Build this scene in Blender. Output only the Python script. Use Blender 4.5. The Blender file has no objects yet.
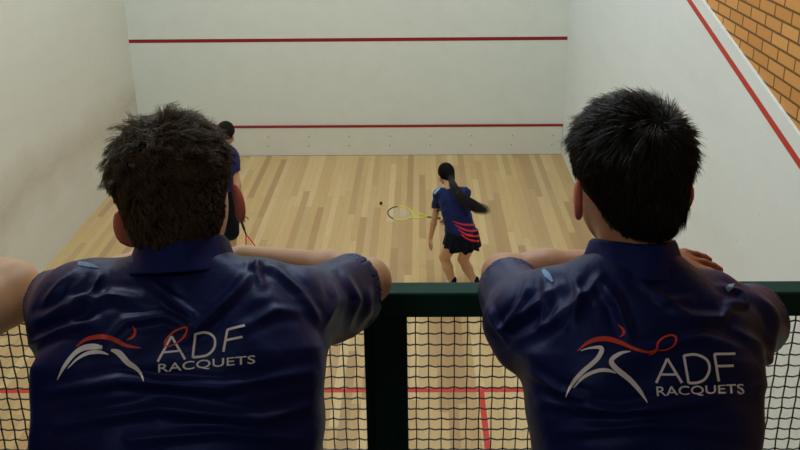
import bpy, bmesh, math, random
import numpy as np
from mathutils import Vector, Matrix
from mathutils.bvhtree import BVHTree
random.seed(7); RNG = np.random.default_rng(7)
SC = bpy.context.scene
COL = SC.collection
PI = math.pi

# ------------------------------------------------------------------ camera
CAM = Vector((6.4-2.134, -11.271, 4.581))
PIT, YAW, ROL = 0.317, 0.012, -0.010
FPX, CX, CY = 794.686, 411.987, 99.417
F_ = Vector((-math.sin(YAW)*math.cos(PIT), math.cos(YAW)*math.cos(PIT), -math.sin(PIT))).normalized()
R_ = F_.cross(Vector((0,0,1))).normalized()
U_ = R_.cross(F_)
R2 = R_*math.cos(ROL) + U_*math.sin(ROL)
U2 = -R_*math.sin(ROL) + U_*math.cos(ROL)
cd = bpy.data.cameras.new('camera'); cam = bpy.data.objects.new('camera', cd); COL.objects.link(cam)
M = Matrix.Identity(4)
for i in range(3):
    M[i][0] = R2[i]; M[i][1] = U2[i]; M[i][2] = -F_[i]; M[i][3] = CAM[i]
cam.matrix_world = M
cd.sensor_width = 36; cd.lens = FPX/800*36
cd.shift_x = (400-CX)/800; cd.shift_y = (CY-225)/800
cd.clip_start = 0.05
SC.camera = cam

def ray(px, py):
    return (F_ + R2*((px-CX)/FPX) - U2*((py-CY)/FPX))
def at(px, py, t):
    """point seen at that pixel, t metres in front of the camera along the court"""
    d = ray(px, py); return CAM + d*(t/d.y)
def on_z(px, py, z):
    d = ray(px, py); return CAM + d*((z-CAM.z)/d.z)
def on_x(px, py, x):
    d = ray(px, py); return CAM + d*((x-CAM.x)/d.x)
def pix(P):
    """N x 3 -> N x 2 picture coordinates"""
    P = np.asarray(P, float) - np.array(CAM)
    z = P @ np.array(F_); return np.stack([CX+FPX*(P@np.array(R2))/z, CY-FPX*(P@np.array(U2))/z], -1)

# ------------------------------------------------------------------ object helpers
def tag(o, label=None, cat=None, group=None, kind=None):
    if label: o['label'] = label
    if cat: o['category'] = cat
    if group: o['group'] = group
    if kind: o['kind'] = kind
    return o
def empty(name, loc, label, cat, group=None):
    o = bpy.data.objects.new(name, None); COL.objects.link(o); o.location = loc
    o.empty_display_size = .1
    return tag(o, label, cat, group)
def link_mesh(name, me, mat, parent=None, smooth=False):
    o = bpy.data.objects.new(name, me); COL.objects.link(o)
    if mat is not None and len(me.materials) == 0: me.materials.append(mat)
    if smooth: me.polygons.foreach_set('use_smooth', [True]*len(me.polygons))
    if parent is not None:
        o.parent = parent
        o.matrix_parent_inverse = Matrix.Translation(-parent_loc(parent))
    return o
def parent_loc(o):
    # part meshes are kept in world coordinates, so only an Empty root is offset
    return Vector(o.location) if o.type == 'EMPTY' else Vector((0,0,0))
class MB:
    def __init__(s): s.v = []; s.f = []; s.m = []
    def add(s, v, f, m=0):
        b = len(s.v); s.v += [tuple(p) for p in v]; s.f += [tuple(i+b for i in q) for q in f]; s.m += [m]*len(f)
    def box(s, a, b, m=0):
        x0,y0,z0 = a; x1,y1,z1 = b
        s.add([(x0,y0,z0),(x1,y0,z0),(x1,y1,z0),(x0,y1,z0),(x0,y0,z1),(x1,y0,z1),(x1,y1,z1),(x0,y1,z1)],
              [(0,3,2,1),(4,5,6,7),(0,1,5,4),(1,2,6,5),(2,3,7,6),(3,0,4,7)], m)
    def prism_x(s, poly, x0, x1, m=0):
        n = len(poly)
        s.add([(x0,y,z) for y,z in poly]+[(x1,y,z) for y,z in poly],
              [tuple(range(n))[::-1], tuple(range(n,2*n))]+[(i,(i+1)%n,n+(i+1)%n,n+i) for i in range(n)], m)
    def tube(s, pts, r, n=6, m=0, cap=True, up=None):
        pts = [Vector(p) for p in pts]; k = len(pts)
        rr = r if hasattr(r,'__len__') else [r]*k
        rings = []; prev = None
        for i,p in enumerate(pts):
            t = (pts[min(i+1,k-1)]-pts[max(i-1,0)]).normalized()
            if prev is None:
                a = t.orthogonal().normalized() if up is None else (Vector(up)-t*t.dot(Vector(up))).normalized()
            else:
                a = (prev - t*prev.dot(t)).normalized()
            prev = a; b = t.cross(a)
            rings += [p+(a*math.cos(2*PI*j/n)+b*math.sin(2*PI*j/n))*rr[i] for j in range(n)]
        fs = [(i*n+j, i*n+(j+1)%n, (i+1)*n+(j+1)%n, (i+1)*n+j) for i in range(k-1) for j in range(n)]
        if cap: fs += [tuple(range(n))[::-1], tuple(range((k-1)*n,k*n))]
        s.add(rings, fs, m)
    def build(s, name, mat, parent=None, smooth=False, bevel=0, seg=2):
        me = bpy.data.meshes.new(name); me.from_pydata(s.v, [], s.f)
        mats = mat if isinstance(mat,(list,tuple)) else [mat]
        for mm in mats: me.materials.append(mm)
        me.polygons.foreach_set('material_index', s.m)
        bm = bmesh.new(); bm.from_mesh(me); bmesh.ops.recalc_face_normals(bm, faces=bm.faces)
        if bevel:
            bmesh.ops.bevel(bm, geom=list(bm.edges), offset=bevel, segments=seg, affect='EDGES', profile=.6)
        bm.to_mesh(me); bm.free(); me.update()
        return link_mesh(name, me, None, parent, smooth)

# ------------------------------------------------------------------ materials
def s2l(c):
    return tuple(((x/255)/12.92 if x/255 <= .04045 else ((x/255+.055)/1.055)**2.4) for x in c)
class NT:
    def __init__(s, name):
        s.m = bpy.data.materials.new(name); s.m.use_nodes = True; s.t = s.m.node_tree
        s.b = s.t.nodes['Principled BSDF']
    def n(s, typ, **kw):
        nd = s.t.nodes.new('ShaderNode'+typ)
        for k, v in kw.items():
            if k.startswith('i_'):
                nd.inputs[k[2:].replace('_',' ')].default_value = v
            else: setattr(nd, k, v)
        return nd
    def l(s, a, b): s.t.links.new(a, b)
    def inp(s, nd, k, v):
        if hasattr(v, 'is_output'): s.l(v, nd.inputs[k])
        else: nd.inputs[k].default_value = v
    def math(s, op, a, b=0.0, c=None):
        nd = s.t.nodes.new('ShaderNodeMath'); nd.operation = op
        s.inp(nd, 0, a); s.inp(nd, 1, b)
        if c is not None: s.inp(nd, 2, c)
        return nd.outputs[0]
    def mix(s, f, a, b, blend='MIX'):
        nd = s.t.nodes.new('ShaderNodeMix'); nd.data_type = 'RGBA'; nd.blend_type = blend
        s.inp(nd, 0, f)
        for k, v in ((6,a),(7,b)):
            s.inp(nd, k, v if hasattr(v,'is_output') else tuple(v)+(1,))
        return nd.outputs[2]
    def ramp(s, f, stops, interp='LINEAR'):
        nd = s.t.nodes.new('ShaderNodeValToRGB'); nd.color_ramp.interpolation = interp
        e = nd.color_ramp.elements
        while len(e) < len(stops): e.new(.5)
        for q, (p, c) in zip(e, stops): q.position = p; q.color = tuple(c)+(1,)
        s.l(f, nd.inputs[0]); return nd.outputs[0]
    def noise(s, vec, scale, detail=3, rough=.5, dist=0):
        nd = s.t.nodes.new('ShaderNodeTexNoise')
        nd.inputs['Scale'].default_value = scale; nd.inputs['Detail'].default_value = detail
        nd.inputs['Roughness'].default_value = rough; nd.inputs['Distortion'].default_value = dist
        if vec is not None: s.l(vec, nd.inputs['Vector'])
        return nd.outputs[0]
    def pos(s, scale=None):
        g = s.t.nodes.new('ShaderNodeTexCoord').outputs['Object']
        if scale:
            mp = s.t.nodes.new('ShaderNodeMapping'); mp.inputs['Scale'].default_value = scale
            s.l(g, mp.inputs[0]); return mp.outputs[0]
        return g
    def bump(s, h, strength=.3, dist=.01):
        nd = s.t.nodes.new('ShaderNodeBump'); nd.inputs['Strength'].default_value = strength
        nd.inputs['Distance'].default_value = dist
        s.l(h, nd.inputs['Height']); s.l(nd.outputs[0], s.b.inputs['Normal'])
    def fin(s, col=None, rough=None, spec=None, metal=None, sheen=None):
        if col is not None: s.inp(s.b, 'Base Color', col if hasattr(col,'is_output') else tuple(col)+(1,))
        if rough is not None: s.inp(s.b, 'Roughness', rough)
        if spec is not None: s.inp(s.b, 'Specular IOR Level', spec)
        if metal is not None: s.inp(s.b, 'Metallic', metal)
        return s.m
def simple(name, rgb, rough=.6, spec=.4, var=.08, scale=30, bump=0, metal=0):
    t = NT(name); c = s2l(rgb); n = t.noise(t.pos(), scale, 4)
    col = t.mix(n, tuple(x*(1-var) for x in c), tuple(min(1,x*(1+var)) for x in c))
    if bump: t.bump(n, bump, .003)
    return t.fin(col, rough, spec, metal)

def wall_material(name, base, tint2, scuff, streak=0.0, stain=False):
    t = NT(name); P = t.pos()
    big = t.noise(P, .8, 3, .55); mid = t.noise(P, 5, 4, .6); fine = t.noise(P, 60, 3, .6)
    c = t.mix(big, s2l(base), s2l(tint2))
    marks = t.math('GREATER_THAN', t.noise(P, 9, 5, .72, .6), .70)
    c = t.mix(t.math('MULTIPLY', marks, .12), c, s2l(scuff))
    sp = t.noise(t.pos((1,1,1)), 26, 2, .4)
    c = t.mix(t.math('MULTIPLY', t.math('GREATER_THAN', sp, .735), .22), c, s2l((150,150,140)))
    mp = t.pos((1.2,.22,1.4)); st = t.noise(mp, 3, 4, .6)
    sm = t.ramp(st, [(.47,(0,0,0)),(.72,(1,1,1))])
    c = t.mix(t.math('MULTIPLY', sm, streak), c, s2l(scuff))
    c = t.mix(t.math('MULTIPLY', mid, .10), c, s2l((140,140,130)))
    if stain:      # one long brown scuff rubbed along the wall by players
        sx = t.n('SeparateXYZ'); t.l(P, sx.inputs[0])
        a = on_x(0,210,0); b = on_x(104,128,0); k = (b.z-a.z)/(b.y-a.y)
        ln = t.math('ADD', t.math('MULTIPLY', sx.outputs[1], k), a.z-k*a.y)
        wob = t.math('MULTIPLY', t.math('SUBTRACT', t.noise(P, 1.6, 4, .6), .5), .7)
        dz = t.math('ABSOLUTE', t.math('ADD', t.math('SUBTRACT', sx.outputs[2], ln), wob))
        f = t.math('MAXIMUM', t.math('SUBTRACT', 1.0, t.math('MULTIPLY', dz, 2.2)), 0.0)
        f = t.math('MULTIPLY', t.math('MULTIPLY', f, t.noise(P, 30, 4, .7)), .75)
        c = t.mix(f, c, s2l((160,136,104)))
    t.bump(fine, .25, .002)
    return t.fin(c, .55, .3)
M_FRONT = wall_material('front_wall_plaster', (224,230,224), (216,223,218), (150,146,132), .06)
M_LEFT = wall_material('left_wall_plaster', (219,219,210), (210,209,199), (170,156,132), .08, stain=True)
M_RIGHT = wall_material('right_wall_plaster', (228,236,238), (222,230,232), (170,168,160), .10)
M_RED = simple('red_court_paint', (188,56,46), .5, .3, .07, 12)
M_DRED = simple('dark_red_court_paint', (140,30,34), .5, .3, .12, 6)
M_TIN = simple('tin_board_paint', (214,216,206), .45, .4, .05, 5)
M_SCREW = simple('screw_head_metal', (140,140,132), .4, .5)
M_CEIL = simple('ceiling_paint', (205,205,200), .8, .2, .03, 3)
M_CONC = simple('balcony_concrete', (112,108,102), .8, .2, .12, 7)
M_RAIL = simple('dark_green_rail_paint', (24,64,55), .7, .15, .12, 40)
M_WIRE = simple('dark_green_wire_paint', (20,34,30), .4, .5, .1, 60)

def floor_material():
    t = NT('timber_court_floor'); sx = t.n('SeparateXYZ'); t.l(t.pos(), sx.inputs[0])
    W, L = .083, 1.9
    fx = t.math('DIVIDE', sx.outputs[0], W); cx = t.math('FLOOR', fx)
    wn = t.n('TexWhiteNoise', noise_dimensions='1D'); t.l(cx, wn.inputs['W'])
    fy = t.math('ADD', t.math('DIVIDE', sx.outputs[1], L), t.math('MULTIPLY', wn.outputs[0], 7.3)); cy = t.math('FLOOR', fy)
    cb = t.n('CombineXYZ'); t.l(cx, cb.inputs[0]); t.l(cy, cb.inputs[1])
    w2 = t.n('TexWhiteNoise', noise_dimensions='2D'); t.l(cb.outputs[0], w2.inputs['Vector'])
    tone = t.ramp(w2.outputs[0], [(0,s2l((160,128,84))),(.12,s2l((176,144,96))),(.38,s2l((197,168,114))),(.7,s2l((206,178,125))),(.9,s2l((216,191,141))),(1,s2l((166,136,92)))])
    cb2 = t.n('CombineXYZ'); t.l(sx.outputs[0], cb2.inputs[0]); t.l(t.math('MULTIPLY', sx.outputs[1], .05), cb2.inputs[1]); t.l(t.math('MULTIPLY', w2.outputs[0], 9), cb2.inputs[2])
    gr = t.noise(cb2.outputs[0], 75, 4, .6)
    c = t.mix(t.math('MULTIPLY', gr, .55), tone, s2l((150,112,70)))
    # fine seams
    ex = t.math('ABSOLUTE', t.math('SUBTRACT', t.math('FRACT', fx), .5)); ey = t.math('ABSOLUTE', t.math('SUBTRACT', t.math('FRACT', fy), .5))
    sm = t.math('MAXIMUM', t.math('GREATER_THAN', ex, .488), t.math('GREATER_THAN', ey, .4985))
    c = t.mix(t.math('MULTIPLY', sm, .5), c, s2l((110,80,50)))
    wear = t.noise(t.pos(), 1.1, 4, .6)
    c = t.mix(t.math('MULTIPLY', wear, .22), c, s2l((206,190,160)))
    return t.fin(c, t.math('ADD', .34, t.math('MULTIPLY', wear, .15)), .35)
M_FLOOR = floor_material()

def brick_material():
    t = NT('orange_brick'); sx = t.n('SeparateXYZ'); t.l(t.pos(), sx.inputs[0])
    cb = t.n('CombineXYZ'); t.l(sx.outputs[1], cb.inputs[0]); t.l(sx.outputs[2], cb.inputs[1])
    b = t.n('TexBrick', offset=.5); t.l(cb.outputs[0], b.inputs['Vector'])
    b.inputs['Color1'].default_value = s2l((218,164,98))+(1,); b.inputs['Color2'].default_value = s2l((200,142,80))+(1,)
    b.inputs['Mortar'].default_value = s2l((92,72,44))+(1,)
    b.inputs['Scale'].default_value = 1; b.inputs['Mortar Size'].default_value = .0085; b.inputs['Mortar Smooth'].default_value = .2
    b.inputs['Brick Width'].default_value = .228; b.inputs['Row Height'].default_value = .084
    n = t.noise(t.pos(), 40, 4, .6)
    c = t.mix(t.math('MULTIPLY', n, .35), b.outputs[0], s2l((184,128,70)))
    nd = t.math('SUBTRACT', t.math('MULTIPLY', n, .3), b.outputs['Fac'])
    t.bump(nd, .6, .006)
    return t.fin(c, .8, .2)
M_BRICK = brick_material()

# ------------------------------------------------------------------ the court
W, L, HC = 6.4, 9.75, 6.6
BF = 2.50                       # balcony floor height
def struct(name, mb, mat, parent=None, **k):
    o = mb.build(name, mat, parent, **k)
    if parent is None: o['kind'] = 'structure'
    return o
m = MB(); m.box((-.2,-L,-.12),(W+.2,.0,0)); struct('floor', m, M_FLOOR)
m = MB(); m.box((-.2,0,-.12),(W+.2,.2,HC)); struct('wall_front', m, M_FRONT)
# sloping tops of the side walls
pA = on_x(702, 0, W); pB = on_x(800, 137, W)
sl = (pB.z-pA.z)/(pB.y-pA.y); z0 = pA.z - sl*pA.y; 
def topz(y): return z0 + sl*y
print('right wall top: front z', z0, 'slope', sl, 'back z', topz(-L))
for nm, xa, xb, mat in (('wall_left', -.2, 0, M_LEFT), ('wall_right', W, W+.2, M_RIGHT)):
    m = MB(); m.prism_x([(0,-.12),(0,topz(0)),(-L,topz(-L)),(-L,-.12)], xa, xb); struct(nm, m, mat)
# brickwork carried up behind the plastered side walls
for nm, xa, xb in (('wall_left_brick', -.34, -.04), ('wall_right_brick', W+.02, W+.34)):
    m = MB(); m.prism_x([(0,topz(0)+.001),(0,HC),(-14.4,HC),(-14.4,0),(-L-.001,0),(-L-.001,topz(-L)+.001)], xa, xb); struct(nm, m, M_BRICK)
m = MB(); m.box((-.34,-L-.14,-.12),(W+.34,-L,BF-.12)); struct('wall_back', m, M_RIGHT)
m = MB(); m.box((-.34,-14.4,BF-.12),(W+.34,-L+.0,BF)); struct('floor_balcony', m, M_CONC)
m = MB(); m.box((-.34,-14.5,BF),(W+.34,-14.4,HC)); struct('wall_balcony_rear', m, M_CONC)
m = MB(); m.box((-.34,-14.5,HC),(W+.34,.2,HC+.1)); struct('ceiling', m, M_CEIL)
# painted lines (raised by the thickness of paint)
e = .0015
m = MB(); m.box((0.0,-e*2,1.78),(W,0,1.83)); struct('trim_1', m, M_DRED)                 # service line
m = MB(); m.box((0.0,-e,4.57),(W,0,4.62)); struct('trim_2', m, M_DRED)                  # front out line
def outz(y): return 4.57 + (4.57-2.13)/9.75*y
for nm, xa, xb in (('trim_3', W-e, W), ('trim_4', 0, e)):
    m = MB(); m.prism_x([(0,outz(0)),(0,outz(0)+.05),(-L,outz(-L)+.05),(-L,outz(-L))], xa, xb); struct(nm, m, M_RED)
m = MB(); m.box((0,-5.49,0),(W,-5.44,e)); struct('trim_5', m, M_RED)                     # short line
m = MB(); m.box((W/2-.025,-L,0),(W/2+.025,-5.49,e)); struct('trim_6', m, M_RED)          # half court line
for nm, xa, xw in (('trim_7', 1.6, 0), ('trim_8', W-1.65, W)):                            # service boxes
    m = MB(); m.box((xa,-7.14,0),(xa+.05,-5.49,e)); m.box((min(xa,xw),-7.14,0),(max(xa+.05,xw) if xw else xa,-7.09,e)); struct(nm, m, M_RED)
# the tin: board with a red strip on top and screw heads
m = MB(); m.box((0.004,-.029,0.004),(W-.004,-.001,.455)); tin = m.build('tin_board', M_TIN, bevel=.003)
tag(tin, 'long white board along the foot of the front wall under a dark red strip', 'tin board')
m = MB(); m.box((0.004,-.036,.455),(W-.004,-.001,.484)); m.build('red_strip', M_DRED, tin, bevel=.003)
for x in np.arange(.095, W, .615):
    for z in (.16,.31):
        m = MB(); m.tube([(x+.01*(z>.2),-.028,z),(x+.01*(z>.2),-.034,z)], .010, 8); m.build('screw_head', M_SCREW, tin)
m = MB(); m.box((0.004,-.034,0.0005),(W-.004,-.001,.004)); m.build('base_gap', M_SCREW, tin)

# ceiling lamps over the court and one over the balcony
M_TUBE = NT('lamp_diffuser'); M_TUBE.b.inputs['Emission Color'].default_value = (1,.97,.92,1); M_TUBE.b.inputs['Emission Strength'].default_value = 3; M_TUBE = M_TUBE.fin((.8,.8,.8), .5)
M_CASE = simple('lamp_casing', (190,190,188), .5, .4)
def lamp(x, y, ln, power, label, size=(1.5,.35), group='lamps over the court', col=(1,.98,.93)):
    r = empty('ceiling_light', (x,y,HC), label, 'light', group)
    a = MB(); a.box((x-size[0]/2-.02,y-size[1]/2-.02,HC-.08),(x+size[0]/2+.02,y+size[1]/2+.02,HC)); a.build('casing', M_CASE, r, bevel=.008)
    a = MB(); a.box((x-size[0]/2,y-size[1]/2,HC-.086),(x+size[0]/2,y+size[1]/2,HC-.081)); a.build('diffuser', M_TUBE, r)
    ld = bpy.data.lights.new('lamp_light','AREA'); ld.shape = 'RECTANGLE'; ld.size = size[0]; ld.size_y = size[1]; ld.energy = power; ld.color = col
    lo = bpy.data.objects.new('lamp_light', ld); COL.objects.link(lo); lo.location = (x,y,HC-.10)
    return lo
# ------------------------------------------------------------------ implicit surfaces
A3 = lambda v: np.array(tuple(v), dtype=np.float32)
def rcone(a, b, ra, rb):
    a, b = A3(a), A3(b); ab = b-a; L2 = float(ab@ab)+1e-12
    def f(p):
        t = np.clip(((p-a)@ab)/L2, 0, 1)
        return np.linalg.norm(p-a-t[:,None]*ab, axis=1)-(ra+(rb-ra)*t)
    return f
def ell(c, r, R=None):
    c = A3(c); r = A3(r); R = None if R is None else np.array(R, np.float32)
    def f(p):
        q = p-c
        if R is not None: q = q@R            # columns of R are the local axes
        k0 = np.linalg.norm(q/r, axis=1); k1 = np.linalg.norm(q/(r*r), axis=1)+1e-9
        return k0*(k0-1)/k1
    return f
def smin(a, b, k):
    h = np.clip(.5+.5*(b-a)/k, 0, 1)
    return b+(a-b)*h-k*h*(1-h)
def union(fs):                                # list of (f, k)
    def f(p):
        d = fs[0][0](p)
        for g, k in fs[1:]:
            e = g(p); d = smin(d, e, k) if k > 0 else np.minimum(d, e)
        return d
    return f
def chain(pts, rad, k=.01):
    return union([(rcone(pts[i], pts[i+1], rad[i], rad[i+1]), k if i else 0) for i in range(len(pts)-1)])
def torso(H, N, X, prof, ex=2.3):
    """body of elliptical section about the spine H->N; prof rows: u, half width, half depth, shift to the back"""
    H, N = A3(H), A3(N); s = N-H; Ls = float(np.linalg.norm(s)); s = s/Ls
    X = A3(X); X = X-s*(X@s); X = X/np.linalg.norm(X); B = np.cross(X, s)   # B points forward or back
    prof = np.array(prof, np.float32)
    def f(p):
        q = p-H; u = (q@s)/Ls; uc = np.clip(u, prof[0,0], prof[-1,0])
        w = np.interp(uc, prof[:,0], prof[:,1]); d = np.interp(uc, prof[:,0], prof[:,2]); o = np.interp(uc, prof[:,0], prof[:,3])
        x = np.abs(q@X); y = np.abs(q@B-o)
        g = ((x/w)**ex+(y/d)**ex)**(1/ex)
        r = np.sqrt(x*x+y*y)+1e-6
        dd = r*(1-1/np.maximum(g,1e-3))
        e = np.abs(u-uc)*Ls
        return np.where(e > 0, np.sqrt(np.maximum(dd,0)**2+e*e)+np.minimum(dd,0)*0, dd)
    return f, (H, s, X, B, Ls)
def surf(f, lo, hi, h):
    """surface nets on a sparse-evaluated grid"""
    lo = np.array(lo, float); hi = np.array(hi, float)
    n = np.ceil((hi-lo)/h).astype(int)+1; n = ((n+3)//4)*4
    c = n//4; H4 = 4*h
    g = [lo[i]+H4*(np.arange(c[i])+.375) for i in range(3)]
    G = np.stack(np.meshgrid(*g, indexing='ij'), -1).reshape(-1,3).astype(np.float32)
    dc = f(G).reshape(c).astype(np.float32)
    D = np.repeat(np.repeat(np.repeat(dc,4,0),4,1),4,2)
    m = np.abs(dc) < H4*1.35
    Mf = np.repeat(np.repeat(np.repeat(m,4,0),4,1),4,2)
    idx = np.argwhere(Mf)
    out = np.empty(len(idx), np.float32)
    for s in range(0, len(idx), 400000):
        P = (lo+h*idx[s:s+400000]).astype(np.float32); out[s:s+400000] = f(P)
    D[Mf] = out
    S = D < 0
    nx, ny, nz = D.shape
    corners = [(i,j,k) for i in (0,1) for j in (0,1) for k in (0,1)]
    cnt = np.zeros((nx-1,ny-1,nz-1), np.int8)
    for i,j,k in corners: cnt += S[i:nx-1+i, j:ny-1+j, k:nz-1+k]
    act = (cnt > 0) & (cnt < 8); cells = np.argwhere(act)
    vid = -np.ones(act.shape, np.int64); vid[act] = np.arange(len(cells))
    acc = np.zeros((len(cells),3)); num = np.zeros(len(cells))
    for a in corners:
        for ax in range(3):
            if a[ax]: continue
            b = list(a); b[ax] = 1
            da = D[cells[:,0]+a[0], cells[:,1]+a[1], cells[:,2]+a[2]]; db = D[cells[:,0]+b[0], cells[:,1]+b[1], cells[:,2]+b[2]]
            x = (da < 0) != (db < 0)
            t = np.where(x, da/np.where(x, da-db, 1), 0)
            pt = np.array(a, float)[None,:].repeat(len(cells),0); pt[:,ax] = t
            acc += pt*x[:,None]; num += x
    V = lo+h*(cells+acc/num[:,None])
    F = []
    for ax in range(3):
        o1, o2 = [(1,2),(2,0),(0,1)][ax]
        sl0 = [slice(1,-1)]*3; sl0[ax] = slice(0,-1); sl1 = [slice(1,-1)]*3; sl1[ax] = slice(1,None)
        A = S[tuple(sl0)]; B = S[tuple(sl1)]
        e = np.argwhere(A != B)
        if not len(e): continue
        ins = A[e[:,0],e[:,1],e[:,2]]
        e = e+1; e[:,ax] -= 1
        def v(d1, d2):
            q = e.copy(); q[:,o1] += d1; q[:,o2] += d2
            return vid[q[:,0],q[:,1],q[:,2]]
        q = np.stack([v(-1,-1), v(0,-1), v(0,0), v(-1,0)], -1)
        q[~ins] = q[~ins][:,::-1]
        F.append(q)
    F = np.concatenate(F)
    F = F[(F >= 0).all(1)]
    return V, F
def np_mesh(name, V, F, mat, parent=None, smooth=True, mi=None):
    me = bpy.data.meshes.new(name); k = F.shape[1]
    me.vertices.add(len(V)); me.vertices.foreach_set('co', np.ascontiguousarray(V, np.float32).ravel())
    me.loops.add(F.size); me.loops.foreach_set('vertex_index', np.ascontiguousarray(F, np.int32).ravel())
    me.polygons.add(len(F)); me.polygons.foreach_set('loop_start', np.arange(0, F.size, k, dtype=np.int32))
    for mm in (mat if isinstance(mat, (list,tuple)) else [mat]): me.materials.append(mm)
    if mi is not None: me.polygons.foreach_set('material_index', mi.astype(np.int32))
    me.update(calc_edges=True); me.validate()
    return link_mesh(name, me, None, parent, smooth)
def vnormals(V, F):
    n = np.cross(V[F[:,2]]-V[F[:,0]], V[F[:,3]]-V[F[:,1]]); N = np.zeros_like(V)
    for i in range(4): np.add.at(N, F[:,i], n)
    return N/(np.linalg.norm(N, axis=1)[:,None]+1e-12)
def seg_uv(p, a, b):
    a = np.array(a,float); b = np.array(b,float); ab = b-a; L2 = ab@ab
    t = np.clip(((p-a)@ab)/L2, 0, 1)
    q = p-a-t[:,None]*ab
    return t, (q[:,0]*ab[1]-q[:,1]*ab[0])/math.sqrt(L2), np.linalg.norm(q,axis=1)
def fold_disp(V, N, folds):
    """cloth folds: ridges and valleys laid along curves over the back"""
    px = pix(V); d = np.zeros(len(V))
    facing = np.clip(-(N @ np.array(F_)), 0, 1)**.5
    for f in folds:
        pts, w, amp = f[0], f[1], f[2]
        # distance to the whole polyline
        best = np.full(len(V), 1e9); tt = np.zeros(len(V)); n = len(pts)-1
        for i in range(n):
            t, s, dist = seg_uv(px, pts[i], pts[i+1])
            mk = dist < best; best[mk] = dist[mk]; tt[mk] = (i+t[mk])/n
        taper = np.clip(np.sin(PI*np.clip(.06+tt*.88,0,1)), 0, 1)**.7
        x = best/w
        d += amp*taper*(1.25*np.exp(-np.abs(x*1.25)**1.6)-.40*np.exp(-((x-1.7)/.8)**2))
    return V+N*(d*facing)[:,None]

def bbox(pts, pad):
    P = np.array([tuple(p) for p in pts]); return P.min(0)-pad, P.max(0)+pad

# ------------------------------------------------------------------ cloth, skin and hair materials
def skin_material(name, rgb, red):
    t = NT(name); P = t.pos(); c0 = s2l(rgb); c1 = s2l(red)
    n = t.noise(P, 18, 4, .6); n2 = t.noise(P, 420, 2, .5)
    c = t.mix(t.math('MULTIPLY', n, .6), c0, c1)
    t.bump(n2, .12, .0012)
    t.b.inputs['Subsurface Weight'].default_value = .12
    t.b.inputs['Subsurface Radius'].default_value = (.012,.004,.002); t.b.inputs['Subsurface Scale'].default_value = 1
    return t.fin(c, .48, .4)
SK_A = skin_material('fair_skin', (200,160,126), (176,132,98))
SK_B = skin_material('tan_skin', (196,150,120), (170,118,90))
SK_C = skin_material('light_skin', (200,162,128), (178,136,102))
SK_EAR = skin_material('flushed_ear_skin', (230,150,128), (206,116,96))
SK_EAR.node_tree.nodes['Principled BSDF'].inputs['Subsurface Weight'].default_value = .6
SK_HAND = skin_material('hand_skin', (170,112,84), (146,86,62))
def cloth(name, rgb, rough=.38, sheen=.0, spec=.5, sc=900):
    t = NT(name); c = s2l(rgb); P = t.pos()
    n = t.noise(P, 6, 3, .5); w = t.noise(P, sc, 1, .5)
    col = t.mix(n, tuple(x*.85 for x in c), tuple(x*1.15 for x in c))
    n3 = t.noise(P, 22, 3, .5, .4)
    h = t.math('ADD', t.math('MULTIPLY', n3, 1), t.math('MULTIPLY', w, .05))
    t.bump(h, .35, .006)
    t.b.inputs['Specular Tint'].default_value = (.34,.48,1,1)
    t.b.inputs['Sheen Weight'].default_value = sheen
    t.b.inputs['Sheen Tint'].default_value = (.35,.45,1,1)
    t.b.inputs['Sheen Roughness'].default_value = .4
    return t.fin(col, rough, spec)
NAVY = cloth('navy_polyester', (19,27,78), .45, .0, .32)
NAVY_COLLAR = cloth('navy_collar_knit', (24,33,96), .6, .0, .3)
PANEL = cloth('pale_blue_panel', (120,160,200), .5, 0, .4)
TROUS = cloth('dark_trousers', (26,28,36), .8, 0, .2)
SHOE = simple('grey_shoe_leather', (120,122,126), .6, .3)
LOGO_W = simple('white_print', (240,241,246), .5, .4, .03, 60)
LOGO_R = simple('orange_red_print', (214,66,42), .5, .4, .05, 60)
def hair_material(name, a, b, rough=.35, spec=.5):
    t = NT(name); g = t.n('NewGeometry')
    c = t.mix(g.outputs['Random Per Island'], s2l(a), s2l(b))
    return t.fin(c, rough, spec)
HAIR_A = hair_material('dark_brown_hair', (48,37,25), (112,90,62), .45, .35)
HAIR_B = hair_material('black_hair', (10,10,12), (26,25,26), .42, .45)
HAIR_BASE_A = simple('brown_hair_roots', (24,19,14), .8, .1)
HAIR_BASE_B = simple('black_hair_roots', (9,9,10), .8, .1)
EYE = simple('eye_white', (225,222,215), .2, .5)

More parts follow.
